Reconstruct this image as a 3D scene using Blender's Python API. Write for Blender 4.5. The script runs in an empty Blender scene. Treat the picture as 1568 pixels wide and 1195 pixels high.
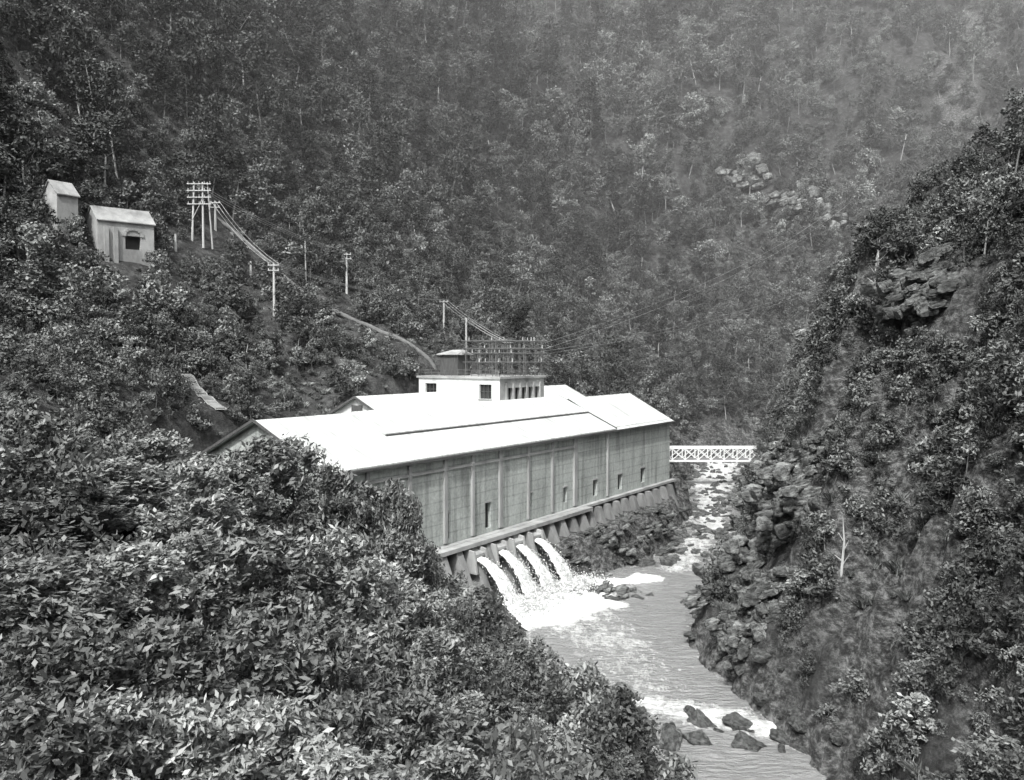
import bpy, math, random, bmesh
import numpy as np
from mathutils import Vector
random.seed(7)
rng = np.random.default_rng(11)
scene = bpy.context.scene

# ------------------------------------------------------------------ noise
T = rng.random((256, 256))
def vnoise(x, y, o=0):
    x = np.asarray(x, float) + o*17.3; y = np.asarray(y, float) + o*9.1
    xi = np.floor(x).astype(int); yi = np.floor(y).astype(int)
    fx = x-xi; fy = y-yi
    fx = fx*fx*(3-2*fx); fy = fy*fy*(3-2*fy)
    a = T[xi % 256, yi % 256]; b = T[(xi+1) % 256, yi % 256]
    c = T[xi % 256, (yi+1) % 256]; d = T[(xi+1) % 256, (yi+1) % 256]
    return (a*(1-fx)+b*fx)*(1-fy)+(c*(1-fx)+d*fx)*fy
def fbm(x, y, oc=4, o=0):
    v = 0; a = .5; t = 0
    for i in range(oc):
        v = v+a*vnoise(np.asarray(x)*2**i, np.asarray(y)*2**i, o+i*3); t += a; a *= .5
    return v/t
def sstep(a, b, x):
    t = np.clip((x-a)/(b-a), 0, 1); return t*t*(3-2*t)

# ------------------------------------------------------------------ site layout
CAMZ = 20.4
C0 = np.array([-16.9, 76.4]); U = np.array([.5607, .828]); N = np.array([-.828, .5607])
L = 76.6
def P(s, w, z):
    return (C0[0]+U[0]*s+N[0]*w, C0[1]+U[1]*s+N[1]*w, z)
def SW(X, Y):
    dx = X-C0[0]; dy = Y-C0[1]
    return dx*U[0]+dy*U[1], dx*N[0]+dy*N[1]
RIV = [(24,-60,5,-7),(20,10,4,-7),(17,40,4,-7),(16.2,52,4.6,-7),(14.5,62,5.7,-7),(10.7,72.5,7.2,-7),(9.4,80,8.0,-7),(10.1,90,10.2,-7),
       (14.5,98,9,-7),(20.7,106.5,6,-7),(26.5,118,4.6,-6.8),(34,140,4.4,-6.2),(40,166,6.2,-5),(48,192,7,-3.9),(75,213,7,-3.5),(140,225,7,-3),(260,232,8,-2),(900,260,8,0)]
def river(X, Y):
    best = np.full(np.shape(X), 1e9); zw = np.zeros(np.shape(X)); side = np.zeros(np.shape(X))
    for (x0,y0,h0,z0),(x1,y1,h1,z1) in zip(RIV[:-1], RIV[1:]):
        dx, dy = x1-x0, y1-y0; l2 = dx*dx+dy*dy
        t = np.clip(((X-x0)*dx+(Y-y0)*dy)/l2, 0, 1)
        dist = np.hypot(X-x0-t*dx, Y-y0-t*dy)-(h0+(h1-h0)*t)
        m = dist < best
        best = np.where(m, dist, best); zw = np.where(m, z0+(z1-z0)*t, zw)
        side = np.where(m, np.sign(dx*(Y-y0)-dy*(X-x0)), side)
    return best, zw, side
def smax(a, b, k=4.):
    h = np.clip(.5+.5*(a-b)/k, 0, 1); return b*(1-h)+a*h+k*h*(1-h)
def strata(h, n, st, amt):
    q = h/st+n; hq = (np.floor(q)+sstep(.3, .75, q-np.floor(q))-n)*st
    return h*(1-amt)+hq*amt
def terrain(X, Y):
    X = np.asarray(X, float); Y = np.asarray(Y, float)
    d, zw, side = river(X, Y)
    s, w = SW(X, Y)
    n1 = fbm(X/26, Y/26, 4, 1)-.5; n2 = fbm(X/7, Y/7, 4, 5)-.5; n3 = fbm(X/2.2, Y/2.2, 4, 9)-.5
    n0 = .25-np.abs(fbm(X/85, Y/130, 3, 14)-.5)*2.2
    edge = d+n2*3.5+n3*1.5
    dd = np.maximum(edge, 0)
    rocky = sstep(-24, -4, w)*sstep(30, 38, s)
    hl = zw+.55*dd+rocky*(np.minimum(dd*.9, 3.0)+np.minimum(dd, .8))
    hl = hl+(np.abs(n2)*5.0+n3*2.2)*sstep(0, 2.5, dd)*(.35+.65*rocky)
    hl = np.where(rocky > .1, strata(hl, n2*2+X*.12, 1.3, .6), hl)
    hl = np.where((w < 2) & (rocky > .05), np.minimum(hl, -2.6+n3*1.5+1.2*sstep(-4, -7, w)), hl)
    hill = 1.0*(w-28)+.5*np.maximum(w-78, 0)
    back = .8*(Y-222)+.25*np.maximum(Y-300, 0)
    hl = smax(hl, hill+(n1*9+n0*42*sstep(70, 140, w))*sstep(30, 50, w), 5); hl = smax(hl, back+n1*10+n0*42*sstep(240, 300, Y), 8)
    spur = 17-.5*Y-np.maximum(0, X-2)*1.0
    hl = np.where(dd > 0, np.maximum(hl, spur+n2*1.0), hl)
    step = np.minimum(dd, 17+n1*8)
    hr = zw+2.25*step+.6*np.maximum(dd-step, 0)
    hr = hr+(n1*13+n2*8+n3*2.6)*sstep(0, 7, dd)
    hr = strata(hr, n2*1.5+X*.09, 2.6, .5)
    h = np.where(side > 0, hl, hr)
    h = np.where(h > 300, -smax(-h, -330, 30), h)
    pl = sstep(-.6, .4, w)*sstep(29.5, 26.5, w)*sstep(-9, -2, s)*sstep(L+12, L+5, s)
    h = h*(1-pl)+(-.25)*pl
    bed = zw-1.3*np.clip(-edge/1.5, 0, 1)+n3*.4
    h = np.where(edge <= 0, bed, h)
    return h
def slopearea(X, Y):
    e = .8; z = terrain(X, Y); gx = (terrain(X+e, Y)-z)/e; gy = (terrain(X, Y+e)-z)/e
    return np.minimum(np.sqrt(1+gx*gx+gy*gy), 5), gx, gy
def sight(px, py, dist):           # surveyed bearing / drop / distance -> position
    return ((px-784)/1300*dist, dist, CAMZ-(py-545)/1300*dist)
def ground_at(px, py, y0=60, y1=460):
    Y = np.arange(y0, y1, .4); X = (px-784)/1300*Y; Z = CAMZ-(py-545)/1300*Y
    h = terrain(X, Y); i = np.argmax(h >= Z)
    return float(X[i]), float(Y[i]), float(h[i])

# ------------------------------------------------------------------ materials
def g(v): return (v*.985, v, v*.99, 1)
def newmat(name):
    m = bpy.data.materials.new(name); m.use_nodes = True
    nt = m.node_tree; b = nt.nodes['Principled BSDF']
    return m, nt, b
def noise_node(nt, scale, detail=6, rough=.6, stretch=None):
    n = nt.nodes.new('ShaderNodeTexNoise'); n.inputs['Scale'].default_value = scale
    n.inputs['Detail'].default_value = detail; n.inputs['Roughness'].default_value = rough
    tc = nt.nodes.new('ShaderNodeTexCoord'); src = tc.outputs['Object']
    if stretch:
        mp = nt.nodes.new('ShaderNodeMapping'); mp.inputs['Scale'].default_value = stretch
        nt.links.new(src, mp.inputs['Vector']); src = mp.outputs['Vector']
    nt.links.new(src, n.inputs['Vector'])
    return n
def ramp(nt, src, stops):
    r = nt.nodes.new('ShaderNodeValToRGB'); cr = r.color_ramp
    while len(cr.elements) < len(stops): cr.elements.new(.5)
    for e, (p, v) in zip(cr.elements, stops): e.position = p; e.color = g(v)
    nt.links.new(src, r.inputs['Fac']); return r
def mul(nt, a, b, mode='MULTIPLY', fac=1):
    m = nt.nodes.new('ShaderNodeMix'); m.data_type = 'RGBA'; m.blend_type = mode
    m.inputs[0].default_value = fac
    nt.links.new(a, m.inputs[6]); nt.links.new(b, m.inputs[7]); return m.outputs[2]
def bump(nt, b, src, strength, dist=.1):
    n = nt.nodes.new('ShaderNodeBump'); n.inputs['Strength'].default_value = strength; n.inputs['Distance'].default_value = dist
    nt.links.new(src, n.inputs['Height']); nt.links.new(n.outputs[0], b.inputs['Normal'])
def surf(name, lo, hi, scale=1., rough=.85, stretch=None, bs=.3, bd=.05, fine=8.):
    m, nt, b = newmat(name)
    n = noise_node(nt, scale, 6, .65, stretch=stretch)
    r = ramp(nt, n.outputs['Fac'], [(.3, lo), (.7, hi)])
    nt.links.new(r.outputs[0], b.inputs['Base Color'])
    n2 = noise_node(nt, fine, 3, .7); bump(nt, b, n2.outputs['Fac'], bs, bd)
    b.inputs['Roughness'].default_value = rough
    return m
def leafmat(name, lo, hi, rough=.5, spec=.35, vary=(.5, 1.0, 1.8), gloss=True):
    m, nt, b = newmat(name)
    geo = nt.nodes.new('ShaderNodeNewGeometry')
    r = ramp(nt, geo.outputs['Random Per Island'], [(0, lo), (.6, (lo+hi)/2), (1, hi)])
    oi = nt.nodes.new('ShaderNodeObjectInfo')
    r2 = ramp(nt, oi.outputs['Random'], [(0, vary[0]), (.6, vary[1]), (1, vary[2])])
    c = mul(nt, r.outputs[0], r2.outputs[0])
    if gloss:
        nt.links.new(c, b.inputs['Base Color']); b.inputs['Roughness'].default_value = rough
        b.inputs['Specular IOR Level'].default_value = spec
    else:
        df = nt.nodes.new('ShaderNodeBsdfDiffuse'); nt.links.new(c, df.inputs['Color'])
        nt.links.new(df.outputs[0], nt.nodes['Material Output'].inputs['Surface']); nt.nodes.remove(b)
    return m
M_leaf = leafmat('forest_leaves', .08, .17, vary=(.4, .9, 2.0), gloss=False)
M_leafd = leafmat('hazed_forest_leaves', .14, .28, vary=(.5, 1., 1.7), gloss=False)  # distance haze put into the leaf colour as paler greys
M_leafs = leafmat('scrub_leaves', .06, .16)
M_leafl = leafmat('pale_scrub_leaves', .09, .25)
M_leaff = leafmat('near_leaves', .09, .28, .45, .45, (.6, 1.0, 1.6))
M_grass = leafmat('tussock_grass', .09, .24, gloss=False)
M_bark = surf('bark', .16, .4, 1.5, .9, (3, 3, .4))
M_barkd = surf('dark_bark', .05, .14, 1.5, .9, (3, 3, .4))
M_dead = surf('dead_wood', .3, .55, 2, .9, (4, 4, .4))
M_conc = surf('pale_concrete', .5, .75, .5, .85, (1, 1, .35), .3, .04)
M_conc2 = surf('weathered_concrete', .2, .46, .35, .9, (1, 1, .35), .5, .08)
M_conc3 = surf('grey_concrete', .2, .48, .3, .9, None, .5, .08)
M_conc4 = surf('dark_concrete', .16, .4, .4, .9, (1, 1, .5), .5, .08)
M_apron = surf('stained_apron', .1, .32, .5, .8, (1, 1, .3), .5, .08)
M_timber = surf('dark_timber', .05, .12, 1.5, .8, (4, 4, .5))
M_pole = surf('weathered_pole', .36, .58, 1.5, .8, (4, 4, .3))
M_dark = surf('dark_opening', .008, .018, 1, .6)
M_steel = surf('painted_steel', .05, .12, 1., .6)
M_pipe = surf('penstock_steel', .08, .16, 1., .7)
M_white = surf('white_paint', .65, .8, 2., .6)
M_wire = surf('wire', .4, .5, 1., .5)
M_glass, nt, b = newmat('window_glass'); b.inputs['Base Color'].default_value = g(.03); b.inputs['Roughness'].default_value = .15
M_wall, nt, b = newmat('cast_concrete_wall')
n = noise_node(nt, .4, 7, .65, stretch=(1, 1, .3)); r = ramp(nt, n.outputs['Fac'], [(.3, .34), (.7, .55)])
n2 = noise_node(nt, 3, 6, .7); r2 = ramp(nt, n2.outputs['Fac'], [(.3, .75), (.7, 1.2)])
n5 = noise_node(nt, 1.2, 5, .6, stretch=(1, 1, .08)); r5 = ramp(nt, n5.outputs['Fac'], [(.35, .66), (.52, 1.0)])
w = nt.nodes.new('ShaderNodeTexWave'); w.bands_direction = 'Z'; w.inputs['Scale'].default_value = .26; w.inputs['Distortion'].default_value = .4
tc = nt.nodes.new('ShaderNodeTexCoord'); nt.links.new(tc.outputs['Object'], w.inputs['Vector'])
r3 = ramp(nt, w.outputs['Fac'], [(.0, .8), (.08, 1.0)])
c = mul(nt, mul(nt, mul(nt, r.outputs[0], r2.outputs[0]), r3.outputs[0]), r5.outputs[0]); nt.links.new(c, b.inputs['Base Color'])
b.inputs['Roughness'].default_value = .9; bump(nt, b, n2.outputs['Fac'], .4, .05)
M_roof, nt, b = newmat('painted_iron_roof')
n = noise_node(nt, .35, 7, .65); r = ramp(nt, n.outputs['Fac'], [(.3, .5), (.6, .66)])
mp = nt.nodes.new('ShaderNodeMapping'); mp.inputs['Rotation'].default_value = (0, 0, -math.atan2(U[1], U[0]))
tc = nt.nodes.new('ShaderNodeTexCoord'); nt.links.new(tc.outputs['Object'], mp.inputs['Vector'])
br = nt.nodes.new('ShaderNodeTexNoise'); br.inputs['Scale'].default_value = 1.; mp2 = nt.nodes.new('ShaderNodeMapping'); mp2.inputs['Scale'].default_value = (2.5, .12, .12)
nt.links.new(mp.outputs[0], mp2.inputs[0]); nt.links.new(mp2.outputs[0], br.inputs['Vector']); r2 = ramp(nt, br.outputs['Fac'], [(.35, .72), (.52, 1)])
nt.links.new(mul(nt, r.outputs[0], r2.outputs[0]), b.inputs['Base Color']); b.inputs['Roughness'].default_value = .6
w = nt.nodes.new('ShaderNodeTexWave'); w.bands_direction = 'X'; w.inputs['Scale'].default_value = 1.4
nt.links.new(mp.outputs[0], w.inputs['Vector']); bump(nt, b, w.outputs['Fac'], .25, .03)
def rockmat(name, lo, hi):
    m, nt, b = newmat(name)
    n = noise_node(nt, .8, 7, .72, stretch=(1, 1, 1.6)); r = ramp(nt, n.outputs['Fac'], [(.38, lo), (.5, (lo+hi)*.45), (.66, hi)])
    n2 = noise_node(nt, 3.2, 6, .75, stretch=(1, 1, 2.)); r2 = ramp(nt, n2.outputs['Fac'], [(.38, .25), (.5, 1), (.66, 1.5)])
    c = mul(nt, r.outputs[0], r2.outputs[0]); nt.links.new(c, b.inputs['Base Color'])
    b.inputs['Roughness'].default_value = .75; bump(nt, b, n2.outputs['Fac'], 1.0, .35)
    return m
M_rock = rockmat('river_rock', .04, .2)
M_rockm = rockmat('cliff_rock', .06, .26)
M_rockp = rockmat('pale_rock', .09, .36)
M_terr, nt, b = newmat('hillside_ground')
n = noise_node(nt, .6, 6, .75); r = ramp(nt, n.outputs['Fac'], [(.38, .02), (.5, .05), (.64, .12)])
n2 = noise_node(nt, 1.3, 6, .78, stretch=(1, 1, 1.5)); r2 = ramp(nt, n2.outputs['Fac'], [(.4, .02), (.5, .09), (.63, .3)])
at = nt.nodes.new('ShaderNodeAttribute'); at.attribute_name = 'rock'
mx = nt.nodes.new('ShaderNodeMix'); mx.data_type = 'RGBA'
nt.links.new(at.outputs['Fac'], mx.inputs[0]); nt.links.new(r.outputs[0], mx.inputs[6]); nt.links.new(r2.outputs[0], mx.inputs[7])
nt.links.new(mx.outputs[2], b.inputs['Base Color']); b.inputs['Roughness'].default_value = .9
bump(nt, b, n2.outputs['Fac'], 1.0, .7)
M_water, nt, b = newmat('river_water')
at = nt.nodes.new('ShaderNodeAttribute'); at.attribute_name = 'foam'
n = noise_node(nt, 1.5, 8, .78, stretch=(1, .55, 1))
ad = nt.nodes.new('ShaderNodeMath'); ad.operation = 'ADD'; nt.links.new(at.outputs['Fac'], ad.inputs[0]); nt.links.new(n.outputs['Fac'], ad.inputs[1])
mr = nt.nodes.new('ShaderNodeMapRange'); mr.inputs['From Min'].default_value = .68; mr.inputs['From Max'].default_value = 1.0
nt.links.new(ad.outputs[0], mr.inputs['Value'])
mx = nt.nodes.new('ShaderNodeMix'); mx.data_type = 'RGBA'; nt.links.new(mr.outputs[0], mx.inputs[0])
mx.inputs[6].default_value = g(.26); mx.inputs[7].default_value = g(.85)
nt.links.new(mx.outputs[2], b.inputs['Base Color'])
mr2 = nt.nodes.new('ShaderNodeMapRange'); mr2.inputs['To Min'].default_value = .16; mr2.inputs['To Max'].default_value = .8
nt.links.new(mr.outputs[0], mr2.inputs['Value']); nt.links.new(mr2.outputs[0], b.inputs['Roughness'])
b.inputs['Specular IOR Level'].default_value = .9
n4 = noise_node(nt, 1.6, 5, .65, stretch=(.5, 1.5, 1)); bump(nt, b, n4.outputs['Fac'], 1.0, .5)
M_foam, nt, b = newmat('falling_water')
n = noise_node(nt, 2.5, 5, .7, stretch=(1, 1, .3)); r = ramp(nt, n.outputs['Fac'], [(.3, .6), (.5, .85)])
nt.links.new(r.outputs[0], b.inputs['Base Color']); b.inputs['Roughness'].default_value = .7
bump(nt, b, n.outputs['Fac'], .5, .2)

# ------------------------------------------------------------------ mesh helpers
class MB:
    def __init__(s): s.v = []; s.f = []; s.m = []
    def face(s, pts, m=0):
        b = len(s.v); s.v += [tuple(p) for p in pts]; s.f.append(tuple(range(b, b+len(pts)))); s.m.append(m)
    def hexa(s, p, m=0):
        b = len(s.v); s.v += [tuple(q) for q in p]
        for f in ((0,3,2,1),(4,5,6,7),(0,1,5,4),(1,2,6,5),(2,3,7,6),(3,0,4,7)):
            s.f.append(tuple(b+i for i in f)); s.m.append(m)
    def lbox(s, a0, a1, b0, b1, z0, z1, m=0, F=P):
        s.hexa([F(a0,b0,z0),F(a1,b0,z0),F(a1,b1,z0),F(a0,b1,z0),F(a0,b0,z1),F(a1,b0,z1),F(a1,b1,z1),F(a0,b1,z1)], m)
    def tube(s, p0, p1, r0, r1=None, n=6, m=0):
        r1 = r0 if r1 is None else r1
        p0 = Vector(p0); p1 = Vector(p1); a = (p1-p0).normalized()
        x = a.orthogonal().normalized(); y = a.cross(x); b = len(s.v)
        for p, r in ((p0, r0), (p1, r1)):
            for i in range(n):
                t = 2*math.pi*i/n; s.v.append(tuple(p+x*(r*math.cos(t))+y*(r*math.sin(t))))
        for i in range(n):
            j = (i+1) % n; s.f.append((b+i, b+j, b+n+j, b+n+i)); s.m.append(m)
        s.f.append(tuple(b+n+i for i in range(n))); s.m.append(m)
    def prism(s, prof, a0, a1, F, m=0):
        n = len(prof); b = len(s.v)
        s.v += [F(a0, q[0], q[1]) for q in prof]+[F(a1, q[0], q[1]) for q in prof]
        s.f.append(tuple(b+i for i in range(n))); s.m.append(m)
        s.f.append(tuple(b+n+n-1-i for i in range(n))); s.m.append(m)
        for i in range(n):
            j = (i+1) % n; s.f.append((b+i, b+n+i, b+n+j, b+j)); s.m.append(m)
    def wall(s, F, a0, a1, z0, z1, ops, dep, m=0, mb=0):
        xs = sorted({a0, a1, *[o[0] for o in ops], *[o[1] for o in ops]}); zs = sorted({z0, z1, *[o[2] for o in ops], *[o[3] for o in ops]})
        for i in range(len(xs)-1):
            for j in range(len(zs)-1):
                cx = (xs[i]+xs[i+1])/2; cz = (zs[j]+zs[j+1])/2
                if any(o[0] < cx < o[1] and o[2] < cz < o[3] for o in ops): continue
                s.face([F(xs[i],zs[j],0),F(xs[i+1],zs[j],0),F(xs[i+1],zs[j+1],0),F(xs[i],zs[j+1],0)], m)
        for o in ops:
            c = [(o[0],o[2]),(o[1],o[2]),(o[1],o[3]),(o[0],o[3])]
            for k in range(4):
                p, q = c[k], c[(k+1) % 4]
                s.face([F(p[0],p[1],0),F(q[0],q[1],0),F(q[0],q[1],-dep),F(p[0],p[1],-dep)], m)
            s.face([F(*p, -dep) for p in c], mb)
    def obj(s, name, mats, parent=None, smooth=False):
        me = bpy.data.meshes.new(name); me.from_pydata(s.v, [], s.f)
        for m in mats: me.materials.append(m)
        me.polygons.foreach_set('material_index', s.m)
        if smooth: me.polygons.foreach_set('use_smooth', [True]*len(s.f))
        me.update(); o = bpy.data.objects.new(name, me); scene.collection.objects.link(o)
        if parent: o.parent = parent
        return o
def empty(name):
    e = bpy.data.objects.new(name, None); scene.collection.objects.link(e); return e
def npmesh(name, V, Q, mats, midx=None, smooth=False):
    me = bpy.data.meshes.new(name)
    me.vertices.add(len(V)); me.vertices.foreach_set('co', np.asarray(V, np.float32).ravel())
    Q = np.asarray(Q, np.int32); me.loops.add(Q.size); me.loops.foreach_set('vertex_index', Q.ravel())
    me.polygons.add(len(Q)); k = Q.shape[1]
    me.polygons.foreach_set('loop_start', np.arange(0, Q.size, k, dtype=np.int32))
    for m in mats: me.materials.append(m)
    if midx is not None: me.polygons.foreach_set('material_index', np.asarray(midx, np.int32))
    if smooth: me.polygons.foreach_set('use_smooth', np.ones(len(Q), bool))
    me.update(calc_edges=True); me.validate(); return me

# ------------------------------------------------------------------ terrain mesh
def axis(segs):
    out = []
    for a, b, st in segs: out += list(np.arange(a, b, st))
    return np.array(out+[segs[-1][1]])
xs = axis([(-1500,-300,60),(-300,-110,6),(-110,-45,1.6),(-45,-12,1.0),(-12,62,.45),(62,110,.9),(110,340,4),(340,1500,60)])
ys = axis([(-300,-40,20),(-40,30,3),(30,60,.7),(60,170,.45),(170,260,1.3),(260,620,4),(620,1800,60)])
GX, GY = np.meshgrid(xs, ys); GZ = terrain(GX, GY)
nx, ny = len(xs), len(ys)
def gridfaces(nx, ny, mask=None):
    i = np.arange(nx-1)[None, :]+np.arange(ny-1)[:, None]*nx
    q = np.stack([i, i+1, i+nx+1, i+nx], -1)
    if mask is not None: q = q[mask]
    return q.reshape(-1, 4)
me = npmesh('hillside_terrain', np.stack([GX, GY, GZ], -1).reshape(-1, 3), gridfaces(nx, ny), [M_terr], smooth=False)
D, ZW, SD = river(GX, GY); S_, W_ = SW(GX, GY)
rockm = np.where(SD < 0, sstep(30, 8, D)*sstep(.38, .55, fbm(GX/9, GY/9, 3, 2)+.12), sstep(9, 4, D))
rockm = np.maximum(rockm, sstep(1.5, .2, D)); rockm = np.maximum(rockm, (SD > 0)*sstep(.3, -1, W_)*sstep(-22, -14, W_)*sstep(20, 30, S_))
a = me.attributes.new('rock', 'FLOAT', 'POINT'); a.data.foreach_set('value', rockm.astype(np.float32).ravel())
o = bpy.data.objects.new('hillside_terrain', me); scene.collection.objects.link(o)

# ------------------------------------------------------------------ water
def segd(X, Y, a, b):
    dx, dy = b[0]-a[0], b[1]-a[1]; t = np.clip(((X-a[0])*dx+(Y-a[1])*dy)/(dx*dx+dy*dy), 0, 1)
    return np.hypot(X-a[0]-t*dx, Y-a[1]-t*dy)
wx = axis([(-8,60,.25),(60,300,3)]); wy = axis([(-60,48,2),(48,125,.25),(125,250,.5)])
WX, WY = np.meshgrid(wx, wy); D, ZW, SD = river(WX, WY)
foam = np.zeros_like(WX)
for a_, b_, r0, st in [((0,89.5),(6.5,97.5),3.6,1.4),((2.5,89),(7.5,94),4.6,1.0),((7,100),(17,103.5),1.8,.9),((3,87),(10,80),3.6,.26),((8,88),(11,70),5.0,.2),
                       ((11,66),(20,61),2.6,.38),((31,130),(39,166),3,.36),((39,166),(48,195),6,.4),((21,108),(31,132),2.2,.3)]:
    foam = np.maximum(foam, st*sstep(r0*1.5, r0*.3, segd(WX, WY, a_, b_)+(fbm(WX/1.7, WY/1.7, 3, 6)-.5)*3))
foam = foam+.2*sstep(1.2, -.2, np.abs(D+.3))
WZ = ZW+(fbm(WX/1.5, WY/.8, 4, 3)-.5)*(.3+.9*np.clip(foam, 0, 1))+.6*np.clip(foam-.6, 0, 1)
msk = (np.minimum(np.minimum(D[:-1,:-1], D[1:,1:]), D[1:,:-1]) < 3.2)
me = npmesh('river_water', np.stack([WX, WY, WZ], -1).reshape(-1, 3), gridfaces(len(wx), len(wy), msk), [M_water], smooth=True)
a = me.attributes.new('foam', 'FLOAT', 'POINT'); a.data.foreach_set('value', foam.astype(np.float32).ravel())
o = bpy.data.objects.new('river_water', me); scene.collection.objects.link(o)

# ------------------------------------------------------------------ power station
PS = empty('power_station_building')
def s_of(px): k = (px-784)/1300; return (16.9+76.4*k)/(.5607-.828*k)
FW = lambda a, z, d: P(a, -d, z)
doors = []
for px, zb, zt, wd in [(683,.6,3.3,.9),(747,.5,3.5,1.1),(812,1.6,3.4,.9),(866,1.0,3.0,.9),(912,.7,3.0,1.2),(950,.6,2.9,1.3),(985,.7,3.0,1.4)]:
    s = s_of(px); doors.append((s-wd/2, s+wd/2, zb, zt))
mb = MB(); mb.wall(FW, 0, L, 0, 10, doors, .45, m=0, mb=1); mb.obj('river_wall', [M_wall, M_dark], PS)
mb = MB()
for px, wd in [(560,.45),(625,.45),(680,.5),(722,.4),(765,.6),(808,.35),(845,.4),(880,.8),(930,.35)]:
    s = s_of(px); mb.lbox(s-wd/2, s+wd/2, -.28, -.002, .25, 9.3)
mb.lbox(.003, L-.003, -.36, -.003, 9.3, 9.75)
mb.lbox(0.01, s_of(880), -.2, -.004, 8.1, 8.4)
for dr in doors: mb.lbox(dr[0]-.12, dr[1]+.12, -.1, -.003, dr[3]+.01, dr[3]+.22)
mb.obj('pilasters_and_beams', [M_conc2], PS)
mb = MB()
FG = lambda a, z, d: P(-d, a, z)
gops = [(3, 5, 3.5, 6.5), (7.8, 10.2, 3.5, 7), (13, 15, 3.5, 6.5)]
mb.wall(FG, 0, 18, 0, 10, gops, .3, m=0, mb=1)
mb.face([P(0,0,10), P(0,18,10), P(0,9,14.0)]); mb.face([P(L,0,0), P(L,18,0), P(L,18,10), P(L,9,14), P(L,0,10)])
mb.face([P(0,18,0), P(L,18,0), P(L,18,10), P(0,18,10)])
mb.obj('hall_walls', [M_wall, M_glass], PS)
def slope(mb, s0, s1, w0, z0, w1, z1, t=.14, m=0):
    mb.hexa([P(s0,w0,z0),P(s1,w0,z0),P(s1,w1,z1),P(s0,w1,z1),P(s0,w0,z0+t),P(s1,w0,z0+t),P(s1,w1,z1+t),P(s0,w1,z1+t)], m)
mb = MB(); k = 4.1/9
S1 = 56.5
slope(mb, -.6, S1, -.6, 10-.6*k, 9, 14.1); slope(mb, -.6, S1, 9, 14.1, 18.6, 10-.6*k)
slope(mb, S1+.02, L+.5, -.6, 9.75-.6*k, 7.6, 13.9); slope(mb, S1+.02, L+.5, 7.6, 13.9, 18.6, 9.5)
slope(mb, 12.4, S1-.3, 4.1, 12.05, 8.9, 14.2, .16)
mb.obj('main_roof', [M_roof], PS)
mb = MB()
slope(mb, S1-.35, S1-.12, -.62, 10-.62*k+.16, 9, 14.28, .12)
slope(mb, S1-.35, S1-.12, 9, 14.28, 18.5, 10-.5*k+.16, .12)
mb.lbox(12.4, S1-.4, 3.9, 4.04, 12.0, 12.12)
slope(mb, L+.5, L+.62, -.65, 9.6-.6*k, 7.6, 14.0, .2)
slope(mb, -.75, -.62, -.65, 9.9-.6*k, 9, 14.1, .28); slope(mb, -.75, -.62, 9, 14.1, 18.65, 9.9-.6*k, .28)
mb.lbox(-.6, L+.4, -.78, -.62, 9.52, 9.68)
for i in range(34):
    s = random.uniform(33, 52); w_ = random.uniform(4.4, 6.8); zz = 10+k*w_+.2
    mb.lbox(s, s+random.uniform(.2, 1.2), w_, w_+random.uniform(.1, .3), zz, zz+.1)
slope(mb, 58, 75, 3.2, 11.15, 3.32, 11.2, .12)
mb.obj('roof_flashings_and_gutter', [M_timber], PS)
mb = MB(); wc = 21; hw = 4.6
slope(mb, 25.2, 78.3, wc-hw-.4, 12.6, wc, 15.05); slope(mb, 25.2, 78.3, wc, 15.05, wc+hw+.4, 12.6)
mb.obj('rear_bay_roof', [M_roof], PS)
mb = MB()
for s in (25.6, 77.8):
    mb.face([P(s,wc-hw,0),P(s,wc+hw,0),P(s,wc+hw,12.7),P(s,wc,14.95),P(s,wc-hw,12.7)])
mb.face([P(25.6,wc-hw,0),P(77.8,wc-hw,0),P(77.8,wc-hw,12.7),P(25.6,wc-hw,12.7)])
mb.face([P(25.6,wc+hw,0),P(77.8,wc+hw,0),P(77.8,wc+hw,12.7),P(25.6,wc+hw,12.7)])
mb.obj('rear_bay_walls', [M_conc], PS)
mb = MB()
slope(mb, 24.98, 25.17, wc-hw-.5, 12.45, wc, 14.95, .28); slope(mb, 24.98, 25.17, wc, 14.95, wc+hw+.5, 12.45, .28)
slope(mb, 78.33, 78.5, wc-hw-.5, 12.45, wc, 14.95, .28)
mb.lbox(25.4, 25.58, wc-.9, wc+.9, 13.0, 14.0)
mb.obj('rear_bay_bargeboards', [M_timber], PS)
t0, t1, tw0, tw1, tz0, tz1 = 41.9, 53.4, 10, 24.5, 11, 17.2
TL = lambda a, z, d: P(t0-d, a, z)
TR = lambda a, z, d: P(a, tw0-d, z)
mb = MB()
lw = [(11.4,13.5,14.4,16.4),(21.2,23.3,14.7,16.4)]
rw = [(44.0+i*1.75, 45.2+i*1.75, 13.9, 15.9) for i in range(5)]
mb.wall(TL, tw0, tw1, tz0, tz1, lw, .35, m=0, mb=1); mb.obj('tower_end_wall', [M_conc, M_glass], PS)
mb = MB(); mb.wall(TR, t0, t1, tz0, tz1, rw, .5, m=0, mb=1); mb.obj('tower_river_wall', [M_conc3, M_glass], PS)  # uneven sun on the tower faces put into colour: this side greyer
mb = MB(); mb.face([P(t1,tw0,tz0),P(t1,tw1,tz0),P(t1,tw1,tz1),P(t1,tw0,tz1)]); mb.face([P(t0,tw1,tz0),P(t1,tw1,tz0),P(t1,tw1,tz1),P(t0,tw1,tz1)])
mb.lbox(t0-.25, t1+.25, tw0-.25, tw1+.25, tz1, tz1+.3)
for o_ in lw: mb.lbox(t0-.12, t0-.002, o_[0]-.15, o_[1]+.15, o_[2]-.2, o_[2]-.02)
for i in range(6):
    s = 43.7+i*1.75-.3; mb.lbox(s-.12, s+.12, tw0-.18, tw0-.002, 13.2, 16.6)
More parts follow.
